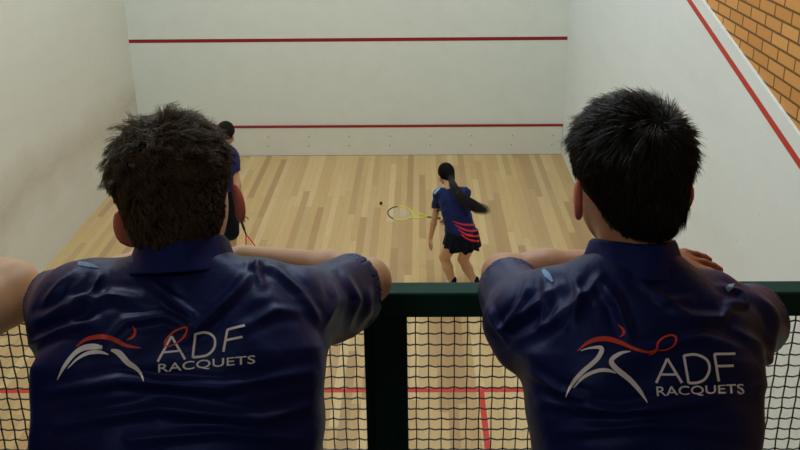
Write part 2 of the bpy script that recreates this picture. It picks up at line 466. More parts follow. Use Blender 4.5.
# ------------------------------------------------------------------ hand
def hand_sdf(W_, fwd, palm_n, thumb_side, curl=.5, sc=1.0, spread=.10):
    """W_ wrist, fwd finger direction, palm_n the way the palm faces, thumb_side +1/-1 across"""
    f = Vector(fwd).normalized(); n = Vector(palm_n); n = (n-f*n.dot(f)).normalized(); s = f.cross(n)*thumb_side
    W_ = Vector(W_); P = []
    kn = []
    for i, (off, ln, r) in enumerate(((.030,.074,.0086),(.010,.082,.0088),(-.011,.076,.0084),(-.030,.060,.0074))):
        a = W_+f*(.088-.004*abs(i-1))*sc+s*off*sc
        kn.append(a)
        d = (f+s*spread*(1.5-i)*.5).normalized(); q = a; c = .18*curl; rr = r*sc
        pts = [W_+f*.03*sc+s*off*.6*sc, a]
        for j, g in enumerate((.45,.31,.24)):
            c += curl*(.35,.75,.55)[j]
            dd = d*math.cos(c)+n*math.sin(c)
            q = q+dd*ln*g*sc; pts.append(q)
        P.append((chain(pts, [.011*sc, .0102*sc, rr*1.02, rr*.98, rr*.86], .004), .006))
    palm = union([(rcone(W_+f*.012*sc+s*.012*sc, W_+f*.078*sc+s*.022*sc, .0165*sc, .0135*sc),0),
                  (rcone(W_+f*.012*sc-s*.012*sc, W_+f*.076*sc-s*.022*sc, .016*sc, .0125*sc),.02),
                  (rcone(W_+f*.02*sc, W_+f*.08*sc, .015*sc, .013*sc),.02)])
    tb = W_+f*.022*sc+s*.024*sc+n*.006*sc
    t1 = tb+(f*.55+s*.75+n*.25).normalized()*.040*sc; t2 = t1+(f*.85+s*.35+n*.35).normalized()*.032*sc; t3 = t2+(f*.95+s*.1+n*.3).normalized()*.024*sc
    th = chain([tb,t1,t2,t3], [.015*sc,.0115*sc,.010*sc,.0082*sc], .006)
    return union([(palm,0)]+P+[(th,.010)])

# ------------------------------------------------------------------ head
def head_frame(fwd, up):
    f = Vector(fwd).normalized(); u = Vector(up); u = (u-f*u.dot(f)).normalized(); r = f.cross(u)
    return np.array([[r[i], f[i], u[i]] for i in range(3)], np.float32)   # local x right, y forward, z up
def head_sdf(C, R, s=1.0, ears=True, earz=-.035, ear_out=.0):
    C = A3(C)
    def loc(v): return C+R@(np.array(v, np.float32)*s)
    fs = [(ell(C+R@np.array((0,-.008*s,.018*s),np.float32), np.array((.077,.096,.092))*s, R),0),
          (ell(loc((0,.030,-.050)), np.array((.058,.070,.066))*s, R), .04*s),
          (rcone(loc((0,.072,-.088)), loc((0,.050,-.092)), .021*s, .026*s), .03*s),      # chin
          (rcone(loc((0,.088,.004)), loc((0,.108,-.034)), .007*s, .0125*s), .014*s),     # nose
          (rcone(loc((-.036,.078,.020)), loc((.036,.078,.020)), .011*s, .011*s), .02*s), # brow
          (rcone(loc((-.020,.090,-.060)), loc((.020,.090,-.060)), .0065*s, .0065*s), .008*s)] # lips
    f0 = union(fs)
    sock = [rcone(loc((x,.098,-.002)), loc((x,.100,-.002)), .013*s, .013*s) for x in (-.032,.032)]
    def f(p):
        d = f0(p)
        for g in sock: d = -smin(-d, g(p), .012*s)
        if ears:
            for sx in (-1,1):
                a = -.55 if sx > 0 else .55
                ca, sa = math.cos(a), math.sin(a)
                Re = R@np.array([[ca,sa,0],[-sa,ca,0],[0,0,1]],np.float32)
                rim = ell(loc((sx*(.088+ear_out),-.012,earz)), np.array((.0070,.0165,.0285))*s, Re)(p)
                lobe = ell(loc((sx*(.082+ear_out),-.002,earz-.024)), np.array((.006,.011,.012))*s, Re)(p)
                e = smin(rim, lobe, .008*s)
                hollow = ell(loc((sx*(.094+ear_out),.004,earz+.002)), np.array((.009,.011,.019))*s, Re)(p)
                e = -smin(-e, hollow, .004*s)
                d = smin(d, e, .009*s)
        return d
    return f

# ------------------------------------------------------------------ hair strands
def strands(name, roots, normals, flow, length, mat, parent, npt=8, rad=.00045, lift=.3, droop=.0, wave=0, wavef=60, clump=0, sdf=None, clear=.002, lenvar=.35, frizz=.12, guides=0, gather=.0):
    n = len(roots); P = np.zeros((n,npt,3)); p = roots.copy(); P[:,0] = p-normals*.004
    rnd = RNG.normal(size=(n,3)); ln = (length*(1+RNG.uniform(-lenvar,lenvar,n)))[:,None]
    K = RNG.normal(size=(6,3))*wavef; ph = RNG.uniform(0,2*PI,(6,3)); 
    def field(q):
        o = np.zeros((len(q),3))
        for i in range(6):
            a = q@K[i]; o += np.sin(a[:,None]+ph[i])
        return o/2.4
    cl = field(roots)                      # locks that lean together
    st = ln/(npt-1)
    lf = lift if callable(lift) else (lambda r: np.full(len(r), lift))
    L0 = lf(roots)[:,None]
    side = np.cross(normals, flow)
    phs = RNG.uniform(0,2*PI,n)*.25+(field(roots*.55)[:,0])*3.0
    for k in range(1,npt):
        u = k/(npt-1)
        d = flow*(1-.3*L0)+normals*L0*(1-1.2*u*0.8)+np.array([0,0,-1.])*droop*u+rnd*frizz+cl*clump
        if wave: d = d+(side*np.sin(u*6.5+phs)[:,None]+normals*.6*np.cos(u*6.5+phs)[:,None])*wave
        d /= np.linalg.norm(d,axis=1)[:,None]+1e-9
        p = p+d*st
        if sdf is not None:
            dd = sdf(p.astype(np.float32)); push = np.maximum(clear-dd,0)
            p = p+normals*push[:,None]
        P[:,k] = p
    if guides:
        gi = RNG.choice(n, guides, replace=False); near = np.empty(n, int)
        for s in range(0, n, 2000):
            near[s:s+2000] = np.argmin(((roots[s:s+2000,None]-roots[gi][None])**2).sum(2), 1)
        G = P[gi[near]]; u = np.linspace(0,1,npt)[None,:,None]
        P = P+(G-P)*gather*u**.8
    ribbon(name, P, rad, mat, parent)
def ribbon(name, P, rad, mat, parent):
    n, npt, _ = P.shape
    T = np.gradient(P, axis=1); T /= np.linalg.norm(T,axis=2)[:,:,None]+1e-9
    a = np.cross(T, RNG.normal(size=(n,1,3))); a /= np.linalg.norm(a,axis=2)[:,:,None]+1e-9
    b = np.cross(T, a); u = np.linspace(0,1,npt)
    r = (rad*(1-.75*u**2))[None,:,None]
    V = np.stack([P+(a*math.cos(q)+b*math.sin(q))*r for q in (0,2*PI/3,4*PI/3)], 2).reshape(-1,3)
    base = (np.arange(n)*npt*3)[:,None,None]; k = (np.arange(npt-1)*3)[None,:,None]; j = np.arange(3)[None,None,:]; j2 = (j+1)%3
    F = np.stack([base+k+j, base+k+j2, base+k+3+j2, base+k+3+j], -1).reshape(-1,4)
    return np_mesh(name, V, F, mat, parent)
def sample_surface(V, F, N, keep, n):
    tri = F[keep]; c = V[tri]; area = np.linalg.norm(np.cross(c[:,2]-c[:,0], c[:,3]-c[:,1]),axis=1)
    i = RNG.choice(len(tri), n, p=area/area.sum()); w = RNG.dirichlet((1,1,1,1), n)
    P = (c[i]*w[:,:,None]).sum(1); Q = (N[tri[i]]*w[:,:,None]).sum(1)
    return P, Q/np.linalg.norm(Q,axis=1)[:,None]
# ------------------------------------------------------------------ prints laid on cloth
def ray_hit(bvh, px, py, off=.0012):
    d = ray(px, py).normalized(); h = bvh.find_nearest(CAM) if False else bvh.ray_cast(CAM, d)
    if h[0] is None: return None
    n = h[1] if h[1].dot(d) < 0 else -h[1]
    return h[0]+n*off
def smooth_path(pts, k=6):
    pts = [np.array(p, float) for p in pts]; out = []
    for i in range(len(pts)-1):
        p0 = pts[max(i-1,0)]; p1 = pts[i]; p2 = pts[i+1]; p3 = pts[min(i+2,len(pts)-1)]
        for j in range(k):
            t = j/k; out.append(.5*((2*p1)+(-p0+p2)*t+(2*p0-5*p1+4*p2-p3)*t*t+(-p0+3*p1-3*p2+p3)*t**3))
    return out+[pts[-1]]
def strip(mb, bvh, pts, w, m=0, smooth=True, off=.0012):
    """pts rows: x, y ; w list of widths in the same unit"""
    q = [(p[0], p[1], ww) for p, ww in zip(pts, w if hasattr(w,'__len__') else [w]*len(pts))]
    q = smooth_path(q) if smooth else [np.array(a,float) for i in range(len(q)-1) for a in [np.array(q[i])+(np.array(q[i+1])-np.array(q[i]))*t for t in np.linspace(0,1,5)]]
    P = np.array(q); T = np.gradient(P[:,:2], axis=0); T /= np.linalg.norm(T,axis=1)[:,None]+1e-9
    Nn = np.stack([-T[:,1],T[:,0]],1); rows = []
    for i in range(len(P)):
        h = max(P[i,2],.3)/2
        rows.append([ray_hit(bvh, *(P[i,:2]+Nn[i]*s*h), off) for s in (-1,0,1)])
    for i in range(len(rows)-1):
        for j in (0,1):
            c = [rows[i][j],rows[i][j+1],rows[i+1][j+1],rows[i+1][j]]
            if all(x is not None for x in c): mb.add(c, [(0,1,2,3)], m)
def text_shape(s, bold=False):
    cu = bpy.data.curves.new('t','FONT'); cu.body = s; cu.size = 1; cu.resolution_u = 3; cu.space_character = 1.0
    o = bpy.data.objects.new('t', cu); COL.objects.link(o)
    dg = bpy.context.evaluated_depsgraph_get(); me = bpy.data.meshes.new_from_object(o.evaluated_get(dg))
    V = np.array([v.co[:2] for v in me.vertices]); F = [tuple(p.vertices) for p in me.polygons]
    bpy.data.objects.remove(o); bpy.data.curves.remove(cu); bpy.data.meshes.remove(me)
    lo = V.min(0); hi = V.max(0); return (V-lo)/(hi-lo), F
def text_on(mb, bvh, s, bl, br, tl, m=0, embolden=0):
    V, F = text_shape(s); bl, br, tl = (np.array(q,float) for q in (bl,br,tl))
    offs = [(0,0)] if not embolden else [(-embolden,0),(embolden,0),(0,embolden),(0,-embolden)]
    for k,(ox,oy) in enumerate(offs):
        P = [ray_hit(bvh, *(bl+(br-bl)*u+(tl-bl)*v+np.array((ox,oy))), .0012+.00015*k) for u,v in V]
        for f in F:
            if all(P[i] is not None for i in f): mb.add([P[i] for i in f], [tuple(range(len(f)))], m)

# ------------------------------------------------------------------ leaning spectators
def lerp(a, b, t): return Vector(a)+(Vector(b)-Vector(a))*t
def spectator(c):
    N, H = c['neck'], c['hip']; HD = c['head']; R = head_frame(*c['headdir']); hs = c.get('hs',1.0)
    root = empty('person', (H.x, H.y, BF), c['label'], 'person', c.get('group'))
    X = Vector(c.get('xaxis',(1,0,0)))
    loc = lambda v: Vector(A3(HD)+R@(np.array(v,np.float32)*hs))
    SL, SR, EL, ER, WL, WR = (c[k] for k in ('SL','SR','EL','ER','WL','WR'))
    chest = lerp(H, N, .74)+Vector((0,.02,-.02))
    # --- skin: head, neck, arms and hands in one surface
    fs = [(head_sdf(HD, R, hs, True, c.get('earz',-.035), c.get('ear_out',0)),0),
          (rcone(loc((0,-.022,-.06)), lerp(H,N,.97), .056*hs, .056), .02),
          (rcone(lerp(H,N,.97), chest, .055, .075), .02),
          (rcone(chest, lerp(H,N,.25), .075, .075), .02)]
    ra = c.get('arm',1.0)
    for S, E, Wp, hd in ((SL,EL,WL,c['handL']),(SR,ER,WR,c['handR'])):
        mid = lerp(E,Wp,.28)
        fs += [(rcone(lerp(N,S,.35)-Vector((0,-.01,.045)), S, .036, .048), .02), (rcone(S, E, .052*ra, .041*ra), .03),
               (rcone(E, mid, .041*ra, .0435*ra), .02), (rcone(mid, Wp, .0435*ra, .0265*ra), .02),
               (hand_sdf(Wp, *hd), .018)]
    f = union(fs)
    lo, hi = bbox([HD,N,SL,SR,EL,ER,WL,WR,chest], .16); lo2, hi2 = bbox([WL,WR],.2)
    lo = np.minimum(lo,lo2); hi = np.maximum(hi,hi2); lo[2] = min(lo[2], H.z+.05)
    V, F = surf(f, lo, hi, c.get('res',.0034))
    # ears and hands carry their own flush
    cen = V[F].mean(1); lc = (cen-np.array(HD))@np.array(R,float)/hs
    mi = np.zeros(len(F),int)
    mi[(np.abs(lc[:,0])>.078)&(np.abs(lc[:,1]+.01)<.04)&(np.abs(lc[:,2]-c.get('earz',-.035))<.045)] = 1
    if c.get('hand_red'): mi[np.linalg.norm(cen-np.array(WL+Vector(c['handL'][0]).normalized()*.09),axis=1)<.12] = 2
    np_mesh('body', V, F, [c['skin'], SK_EAR, SK_HAND], root, mi=mi)
    em = bpy.data.meshes.new('eye')
    for sx in (-1,1):
        b = bmesh.new(); bmesh.ops.create_uvsphere(b, u_segments=16, v_segments=10, radius=.012*hs); bmesh.ops.translate(b, verts=b.verts, vec=loc((sx*.032,.084,-.002)))
        me = bpy.data.meshes.new('eye'); b.to_mesh(me); b.free(); link_mesh('eye', me, EYE, root, True)
    # --- shirt
    tf, fr = torso(H, N, X, c['prof'], 2.35)
    sh = [(tf,0)]
    for S, E, r0, r1, q, sag in ((SL,EL)+tuple(c['sleeveL']), (SR,ER)+tuple(c['sleeveR'])):
        sh.append((rcone(lerp(N,S,.30)-Vector((0,0,.034)), S, .040, r0*.93), .045))
        sh.append((sleeve(S, E, r0, r1, q, sag), .06))
    # shoulder blades
    for S in (SL,SR):
        a = lerp(S, N, .30); b2 = lerp(a, H, .26)
        back = Vector((0,-.72,.69))
        sh.append((rcone(a+back*.022, b2+back*.045, .05, .055), .06))
    fsh = union(sh)
    ncut = A3(N+ (N-H).normalized()*.022); nd = A3((N-H).normalized())
    def fshirt(p):
        d = fsh(p)
        return np.maximum(d, (p-ncut)@nd - .012)
    lo, hi = bbox([H,N,SL,SR,lerp(SL,EL,.8),lerp(SR,ER,.8)], .17); lo[2] = H.z-.08
    V, F = surf(fshirt, lo, hi, .0038)
    # drape: folds follow the pull of the shoulders
    for _ in range(1):
        Nn = vnormals(V,F); V = fold_disp(V, Nn, [(a, b*.72, k*1.55) for a, b, k in c['folds']])
    Nn = vnormals(V,F)
    q = (V-np.array(H)); w = np.sin(q@np.array((9,31,14))+2.2*np.sin(q@np.array((23,-6,11))))*np.sin(q@np.array((-13,12,37))+1.5*np.sin(q@np.array((17,9,-8))))
    V = V+Nn*(w*.0028)[:,None]
    px = pix(V[F].mean(1)); mi = np.zeros(len(F),int)
    for poly in c.get('panels',[]):
        ins = np.zeros(len(F),bool); P = np.array(poly,float)
        j = len(P)-1
        for i in range(len(P)):
            cond = ((P[i,1]>px[:,1])!=(P[j,1]>px[:,1]))&(px[:,0]<(P[j,0]-P[i,0])*(px[:,1]-P[i,1])/(P[j,1]-P[i,1]+1e-9)+P[i,0]); ins ^= cond; j = i
        mi[ins] = 1
    shirt = np_mesh('shirt', V, F, [NAVY, PANEL], root, mi=mi)
    bvh = BVHTree.FromPolygons(V.tolist(), F.tolist())
    # --- collar, folded over
    sc = c['collar']; ax = ((loc((0,-.022,-.06))-N).normalized()+Vector((0,.25,.6))).normalized(); C0 = N+ax*.006
    rt = (X-ax*X.dot(ax)).normalized(); bk = ax.cross(rt) * -1
    if bk.y > 0: bk = -bk
    mb = MB(); nseg = 64; prof = [(-.012,.0625),(.010,.0600),(.030,.0575),(.037,.0590),(.0385,.0625),(.034,.0665),(.018,.0720),(.000,.0790),(-.010,.0850),(-.0125,.0855),(-.0125,.0825),(.000,.0750)]
    rings = []
    for hh, r in prof:
        for k in range(nseg):
            a = 2*PI*k/nseg; fr_ = (1-math.cos(a))/2     # a = 0 at the back, pi in front
            outer = r > .063
            drop = -.020*fr_**2
            wob = .0016*math.sin(3*a+1)+.001*math.sin(7*a) if outer else 0
            rings.append(C0+ax*((hh)*sc+drop)+(rt*math.sin(a)*(r*sc*1.0+wob)+bk*math.cos(a)*(r*sc*.96+wob)))
    np_ = len(prof)
    mb.add(rings, [(i*nseg+k, i*nseg+(k+1)%nseg, ((i+1)%np_)*nseg+(k+1)%nseg, ((i+1)%np_)*nseg+k) for i in range(np_) for k in range(nseg)])
    mb.build('collar', NAVY_COLLAR, shirt, smooth=True)
    # --- print on the back
    if 'logo' in c:
        mb = MB()
        for pts, w, m_ in c['logo']['strokes']: strip(mb, bvh, pts, [x*.85 for x in w], m_)
        for pts, w in c['logo']['lines']: strip(mb, bvh, pts, w*.86, 0, smooth=len(pts) > 3)
        text_on(mb, bvh, 'RACQUETS', *c['logo']['text'], embolden=.14)
        mb.build('back_print', [LOGO_W, LOGO_R], shirt)
    if c.get('patches'):
        for pts, w in c['patches']:
            mb = MB(); strip(mb, bvh, pts, w, 0); mb.build('side_panel', PANEL, shirt)
    # --- trousers and shoes
    fx = X
    fl = []
    for s in (-1,1):
        hp = H+X*(.085*s)+Vector((0,0,-.01)); kn = Vector((hp.x+.03*s, hp.y+.06, BF+.50)); an = Vector((hp.x+.03*s, hp.y-.02, BF+.10))
        fl += [(rcone(hp, kn, .095,.065), .04 if fl else 0), (rcone(kn, an, .064,.050), .03)]
        sb = MB(); 
        fo = union([(ell(an+Vector((0,.075,-.052)), (.047,.135,.045)),0),(rcone(an+Vector((0,0,.0)), an+Vector((0,0,-.05)), .045,.042),.03)])
        fo2 = (lambda fo: lambda p: np.maximum(fo(p), (BF+.0015)-p[:,2]))(fo)
        lo, hi = bbox([an],.08); hi[1] += .17; lo[2] = BF-.02
        Vs, Fs = surf(fo2, lo, hi, .008); np_mesh('shoe', Vs, Fs, SHOE, root)
    fl.append((ell(H+Vector((0,0,.0)), (.165,.125,.12)), .05))
    ft = union(fl); lo, hi = bbox([H], .22); lo[2] = BF+.0; hi[1] += .1
    ftt = lambda p: np.maximum(ft(p), BF+.075-p[:,2])
    Vt, Ft = surf(ftt, lo, hi, .012); np_mesh('trousers', Vt, Ft, TROUS, root)
    # --- hair
    hr = c['hair']; Cd = A3(HD)
    capf = union([(ell(loc((0,-.010,.022)), np.array(hr['cap'])*hs, R),0),(ell(loc((0,-.042,-.045)), np.array((hr.get('nape',.069),.060,.060))*hs, R), .03)])
    def cap_cut(p):
        q = ((p-Cd)@R)/hs; d = capf(p)
        d = np.maximum(d, (.785*q[:,1]-.62*q[:,2]-.0264)*hs)
        return np.maximum(d, (-.102-q[:,2])*hs)
    lo, hi = bbox([HD], .17)
    Vc, Fc = surf(cap_cut, lo, hi, .004); cap = np_mesh('hair', Vc, Fc, hr['base'], root)
    Nc = vnormals(Vc,Fc); q = ((Vc[Fc].mean(1)-np.array(HD))@np.array(R,float))/hs
    dd = np.abs(capf(Vc[Fc].mean(1).astype(np.float32)))
    keep = (dd < .003)&~((np.abs(q[:,0])>.055)&(q[:,2]<c.get('earz',-.035)+.03)&(q[:,1]>-.028))
    P, Q = sample_surface(Vc,Fc,Nc,keep,hr['n'])
    ql = ((P-np.array(HD))@np.array(R,float))/hs
    cr = np.array(hr['crown'])
    v = ql-cr; Ql = Q@np.array(R,float)
    v = v+np.cross(Ql, v)*hr.get('swirl',.3)*np.exp(-np.linalg.norm(v,axis=1)/.05)[:,None]
    v = v/(np.linalg.norm(v,axis=1)[:,None]+1e-9)
    v = v+np.array((0,.0,-1))*np.clip((.03-ql[:,2])/.05,0,1)[:,None]*.9
    v = v-Ql*(v*Ql).sum(1)[:,None]; v /= np.linalg.norm(v,axis=1)[:,None]+1e-9
    fl_ = v@np.array(R,float).T
    top = np.clip((ql[:,2]-.0)/.08,0,1)
    L_ = (hr['len'][0]+(hr['len'][1]-hr['len'][0])*top)
    ez = c.get('earz',-.035)
    nearear = np.clip((np.abs(ql[:,0])-.045)/.015,0,1)*np.clip((ez+.085-ql[:,2])/.035,0,1); L_ = L_*(1-.62*nearear)
    L_ = L_*(1-.45*np.clip((-.045-ql[:,2])/.04,0,1))
    def liftf(r):
        return (hr['lift'][0]+(hr['lift'][1]-hr['lift'][0])*top)*(1-.6*nearear)
    strands('hair_strands', P, Q, fl_, L_*hs, hr['mat'], cap, npt=hr.get('npt',8), rad=hr['rad'], lift=liftf, droop=hr.get('droop',.0), wave=hr.get('wave',0), clump=hr.get('clump',0), wavef=hr.get('wavef',200), frizz=hr.get('frizz',.1), sdf=capf, clear=.0015, guides=hr.get('guides',0), gather=hr.get('gather',0))
    return root
def strands_len_fix(): pass
def sleeve(S, E, r0, r1, q, sag=0):
    d = (E-S).normalized(); Pc = A3(lerp(S,E,q)); dn = A3(d)
    E2 = lerp(S,E,1.25); dz = Vector((0,0,-sag))
    o = rcone(S, E2, r0, r1); i = rcone(S, E2, r0-.0045, r1-.0045)
    if sag:
        o = union([(o,0),(rcone(S+dz*.6, E2+dz, r0*.92, r1*.86),.03)]); i = union([(i,0),(rcone(S+dz*.6, E2+dz, r0*.92-.0045, r1*.86-.0045),.03)])
    def f(p):
        pl = (p-Pc)@dn
        return np.maximum(np.maximum(o(p), pl), -np.maximum(i(p), -.035-pl))
    return f

PROF_A = [(0,.200,.125,0),(.3,.205,.120,0),(.55,.221,.118,0),(.75,.226,.112,0),(.88,.180,.092,0),(.97,.110,.070,0),(1.03,.072,.060,0)]
def AX(cx, cy): return (40+cx/3.478, 310+cy/3.478)
def BX(cx, cy): return (550+cx/3.81, 310+cy/3.81)
logoA = dict(strokes=[
    ([AX(*p) for p in ((128,128),(160,104),(205,94),(250,99),(300,124),(352,133))], (1,4,5.5,5.5,4,1.2), 1),
    ([AX(*p) for p in ((322,54),(332,74),(324,94),(303,104))], (.8,3,3.4,1), 1),
    ([AX(*p) for p in ((434,132),(438,106),(468,76),(505,60),(512,76),(492,104),(452,126),(436,122))], (1.5,2,2.2,2.4,2.2,2,1.6,1.4), 1),
    ([AX(*p) for p in ((62,243),(84,200),(118,156),(150,134),(185,128),(218,130))], (.8,4,5,6.5,7,4), 0),
    ([AX(*p) for p in ((98,204),(130,172),(165,152),(205,146),(240,156))], (.8,2.8,4.2,4.5,1), 0),
    ([AX(*p) for p in ((248,140),(275,150),(305,182),(335,202),(350,222),(360,247))], (2.5,7,6.5,5,3.5,.8), 0)],
  lines=[([AX(410,180),AX(458,92)],2.8),([AX(458,92),AX(505,172)],2.8),([AX(430,148),AX(490,142)],2.4),
    ([AX(532,166),AX(540,82)],2.8),([AX(*p) for p in ((540,83),(575,78),(606,96),(606,132),(580,158),(532,165))],2.8),
    ([AX(638,146),AX(652,68)],2.8),([AX(652,69),AX(712,54)],2.8),([AX(645,106),AX(704,94)],2.8)],
  text=(AX(412,222),AX(748,191),AX(412,188)))
logoB = dict(strokes=[
    ([BX(*p) for p in ((104,158),(150,122),(205,110),(260,122),(320,148),(372,160),(402,152),(410,134))], (.8,4.5,6,5.5,3.6,2.6,2.4,2), 1),
    ([BX(*p) for p in ((374,172),(402,158),(410,128),(432,106),(460,97),(480,106),(474,130),(446,150),(412,154))], (.8,1.8,2.2,2.4,2.4,2.4,2.2,1.8,1.2), 1),
    ([BX(*p) for p in ((261,56),(279,74),(281,92),(266,104))], (.6,3,3,.8), 1),
    ([BX(*p) for p in ((118,156),(150,146),(196,146),(180,186),(120,240),(84,284),(60,332))], (1,2.2,5,5.5,5,4,.8), 0),
    ([BX(*p) for p in ((90,298),(128,256),(180,232),(220,230),(250,241))], (.8,3.6,4.4,4,1), 0),
    ([BX(*p) for p in ((306,158),(268,166),(234,192),(250,222),(300,262),(342,308),(372,356))], (1,4,5.5,6.5,6,4.6,.8), 0)],
  lines=[([BX(404,278),BX(446,186)],3),([BX(446,186),BX(502,278)],3),([BX(420,246),BX(486,246)],2.6),
    ([BX(527,279),BX(509,174)],3),([BX(*p) for p in ((509,175),(555,171),(596,190),(606,226),(590,262),(560,277),(527,278))],3),
    ([BX(641,272),BX(625,169)],3),([BX(624,169),BX(704,167)],3),([BX(632,214),BX(698,212)],3)],
  text=(BX(408,334),BX(739,325),BX(404,292)))
foldsA = [([(38,322),(70,306),(110,296),(140,300)],9,.006),([(30,345),(60,330),(95,322)],7,.004),([(75,270),(60,285),(45,305)],6,.004),
    ([(150,280),(172,300),(200,322)],7,.004),([(262,262),(235,292),(205,322),(185,340)],8,.005),([(95,352),(125,322),(165,316),(205,332)],7,.003),
    ([(245,262),(275,268),(300,292),(318,322)],7,.006),([(262,252),(255,268),(262,285)],6,.006),([(240,330),(275,310),(305,312)],8,.003),
    ([(345,275),(357,300),(348,328)],6,.006),([(330,270),(336,300),(325,330)],6,.004),([(370,290),(368,312),(352,335)],5,.004),
    ([(50,392),(120,380),(220,388),(310,372)],8,.004),([(60,425),(160,408),(260,420),(315,405)],9,.004),([(130,440),(220,432),(300,440)],8,.003),
    ([(100,275),(90,295),(70,318)],7,.005)]
foldsB = [([(500,330),(535,305),(560,285)],7,.005),([(512,345),(552,322),(590,290),(600,275)],8,.004),([(530,275),(524,300),(505,325)],6,.005),
    ([(545,278),(548,300),(540,325)],6,.005),([(600,280),(618,305),(628,335)],8,.004),([(575,276),(580,300),(570,325)],7,.004),
    ([(720,285),(740,292),(745,305),(728,302)],5,.006),([(660,300),(690,318),(722,318),(735,300)],8,.0045),([(640,282),(665,300),(690,300)],7,.003),
    ([(750,290),(770,310),(782,335)],7,.005),([(735,330),(760,345),(772,365)],7,.004),([(540,402),(620,412),(700,402),(765,385)],8,.004),
    ([(530,372),(560,392),(590,400)],7,.004),([(560,432),(650,425),(750,435)],8,.003),([(640,350),(700,338),(760,350)],8,.0025),([(488,300),(492,320),(505,340)],5,.005)]

A_ = dict(label='curly brown-haired person in a navy shirt leaning on the rail, left of the rail post',
  hs=1.06, head=at(177,188,1.21), headdir=((-.02,.95,-.28),(-.22,.28,.95)), neck=at(183,265,1.14), hip=Vector((0,0,0)),
  SL=at(78,312,1.13), SR=at(290,312,1.15), EL=at(60,300,1.34), ER=at(368,281,1.42), WL=at(160,257,1.50), WR=at(244,259,1.47),
  handL=((1,.12,.02),(0,0,-1),-1,.35,1.0), handR=((-1,.08,-.02),(0,0,-1),1,.35,1.0), ear_out=.005, earz=-.040,
  prof=PROF_A, sleeveL=(.066,.070,.85,.045), sleeveR=(.063,.066,.76,.040), folds=foldsA, logo=logoA, skin=SK_A, arm=1.06,
  patches=[([(78,263.5),(88,265),(99,268)],(3.5,4.5,1))],
  collar=1.10,
  hair=dict(cap=(.087,.100,.092), base=HAIR_BASE_A, mat=HAIR_A, n=15000, crown=(.0,-.055,.095), swirl=.8, len=(.022,.037), lift=(.22,.34), rad=.00045, wave=.75, clump=.40, wavef=190, frizz=.18, npt=10, guides=1100, gather=.62))
A_['hip'] = Vector((at(167,400,.9).x, CAM.y+.80, 3.46))
B_ = dict(label='straight black-haired person in a navy shirt leaning on the rail, right of the rail post',
  hs=1.05, head=at(628,172,1.20), headdir=((-.26,.92,-.28),(.0,.28,.95)), neck=at(633,264,1.14), hip=Vector((0,0,0)),
  SL=at(530,322,1.14), SR=at(728,326,1.14), EL=at(503,275,1.42), ER=at(752,318,1.34), WL=at(648,261,1.49), WR=at(655,262,1.53),
  handL=((1,-.10,-.04),(0,.35,-1),-1,.30,1.0), handR=((-1,.10,.12),(0,.2,-1),1,.30,1.0), hand_red=True, ear_out=.003,
  prof=[(0,.155,.115,0),(.3,.158,.112,0),(.55,.170,.112,0),(.75,.184,.108,0),(.88,.155,.088,0),(.97,.105,.070,0),(1.03,.070,.060,0)],
  sleeveL=(.060,.061,.66,.025), sleeveR=(.060,.066,1.0,.02), folds=foldsB, logo=logoB, skin=SK_B, arm=.97,
  patches=[([(543,270),(548,276),(553,282)],(3.5,5.5,2)),([(726,290),(730,287),(734,284)],(5,5,1.5))],
  collar=1.03,
  hair=dict(nape=.058, cap=(.086,.102,.094), base=HAIR_BASE_B, mat=HAIR_B, n=14000, crown=(.0,-.075,.070), swirl=.5, len=(.026,.036), lift=(.20,.42), rad=.00045, wave=0, clump=.16, wavef=260, frizz=.08, npt=6, guides=1500, gather=.35))
B_['hip'] = Vector((at(662,400,.9).x, CAM.y+.80, 3.46))
C_ = dict(label='bare elbow of a person leaning at the far left edge, the rest out of frame',
  head=at(-190,186,1.10), headdir=((0,.95,-.28),(0,.28,.95)), neck=at(-186,268,1.10), hip=Vector((0,0,0)),
  SL=at(-300,310,1.12), SR=at(-92,345,1.20), EL=at(-330,300,1.40), ER=at(7,293,1.40), WL=at(-200,276,1.48), WR=at(-125,256,1.52),
  handL=((1,.12,0),(0,0,-1),-1,.35,1.0), handR=((-1,.08,-.02),(0,0,-1),1,.35,1.0),
  prof=PROF_A, sleeveL=(.066,.072,.55,0), sleeveR=(.064,.068,.45,0), folds=[], skin=SK_C, arm=1.55, collar=1.0, res=.005,
  hair=dict(cap=(.084,.102,.096), base=HAIR_BASE_A, mat=HAIR_A, n=2500, crown=(.0,-.055,.095), len=(.02,.03), lift=(.2,.3), rad=.0008, frizz=.12, npt=5))
C_['hip'] = Vector((at(-170,400,.9).x, CAM.y+.80, 3.46))
for q in (A_,B_,C_): spectator(q)
# ------------------------------------------------------------------ players on the court
BLACK = cloth('black_shorts_fabric', (14,14,18), .8, .05, .2)
PNAVY = cloth('dark_blue_playing_shirt', (22,28,72), .6, .1, .3)
PURP = cloth('purple_blue_shirt', (40,34,84), .6, .1, .3)
SOCK = cloth('black_sock', (16,16,18), .85, 0, .2)
COURT_SHOE = simple('white_court_shoe', (200,200,200), .5, .4)
STRIPE = simple('red_stripe_print', (198,24,44), .5, .4, .05, 40)
LIME = simple('lime_racket_frame', (196,206,40), .35, .5, .05, 40)
GREY = simple('dark_racket_frame', (52,60,48), .35, .5, .05, 40)
STRG = simple('racket_string', (214,214,200), .4, .4)
GRIP = simple('grip_tape', (60,66,78), .8, .2)
REDF = simple('red_racket_frame', (214,34,34), .35, .5, .05, 40)
BLKF = simple('black_racket_frame', (18,18,20), .35, .5, .05, 40)
RUBBER = simple('black_rubber', (16,16,18), .6, .3)

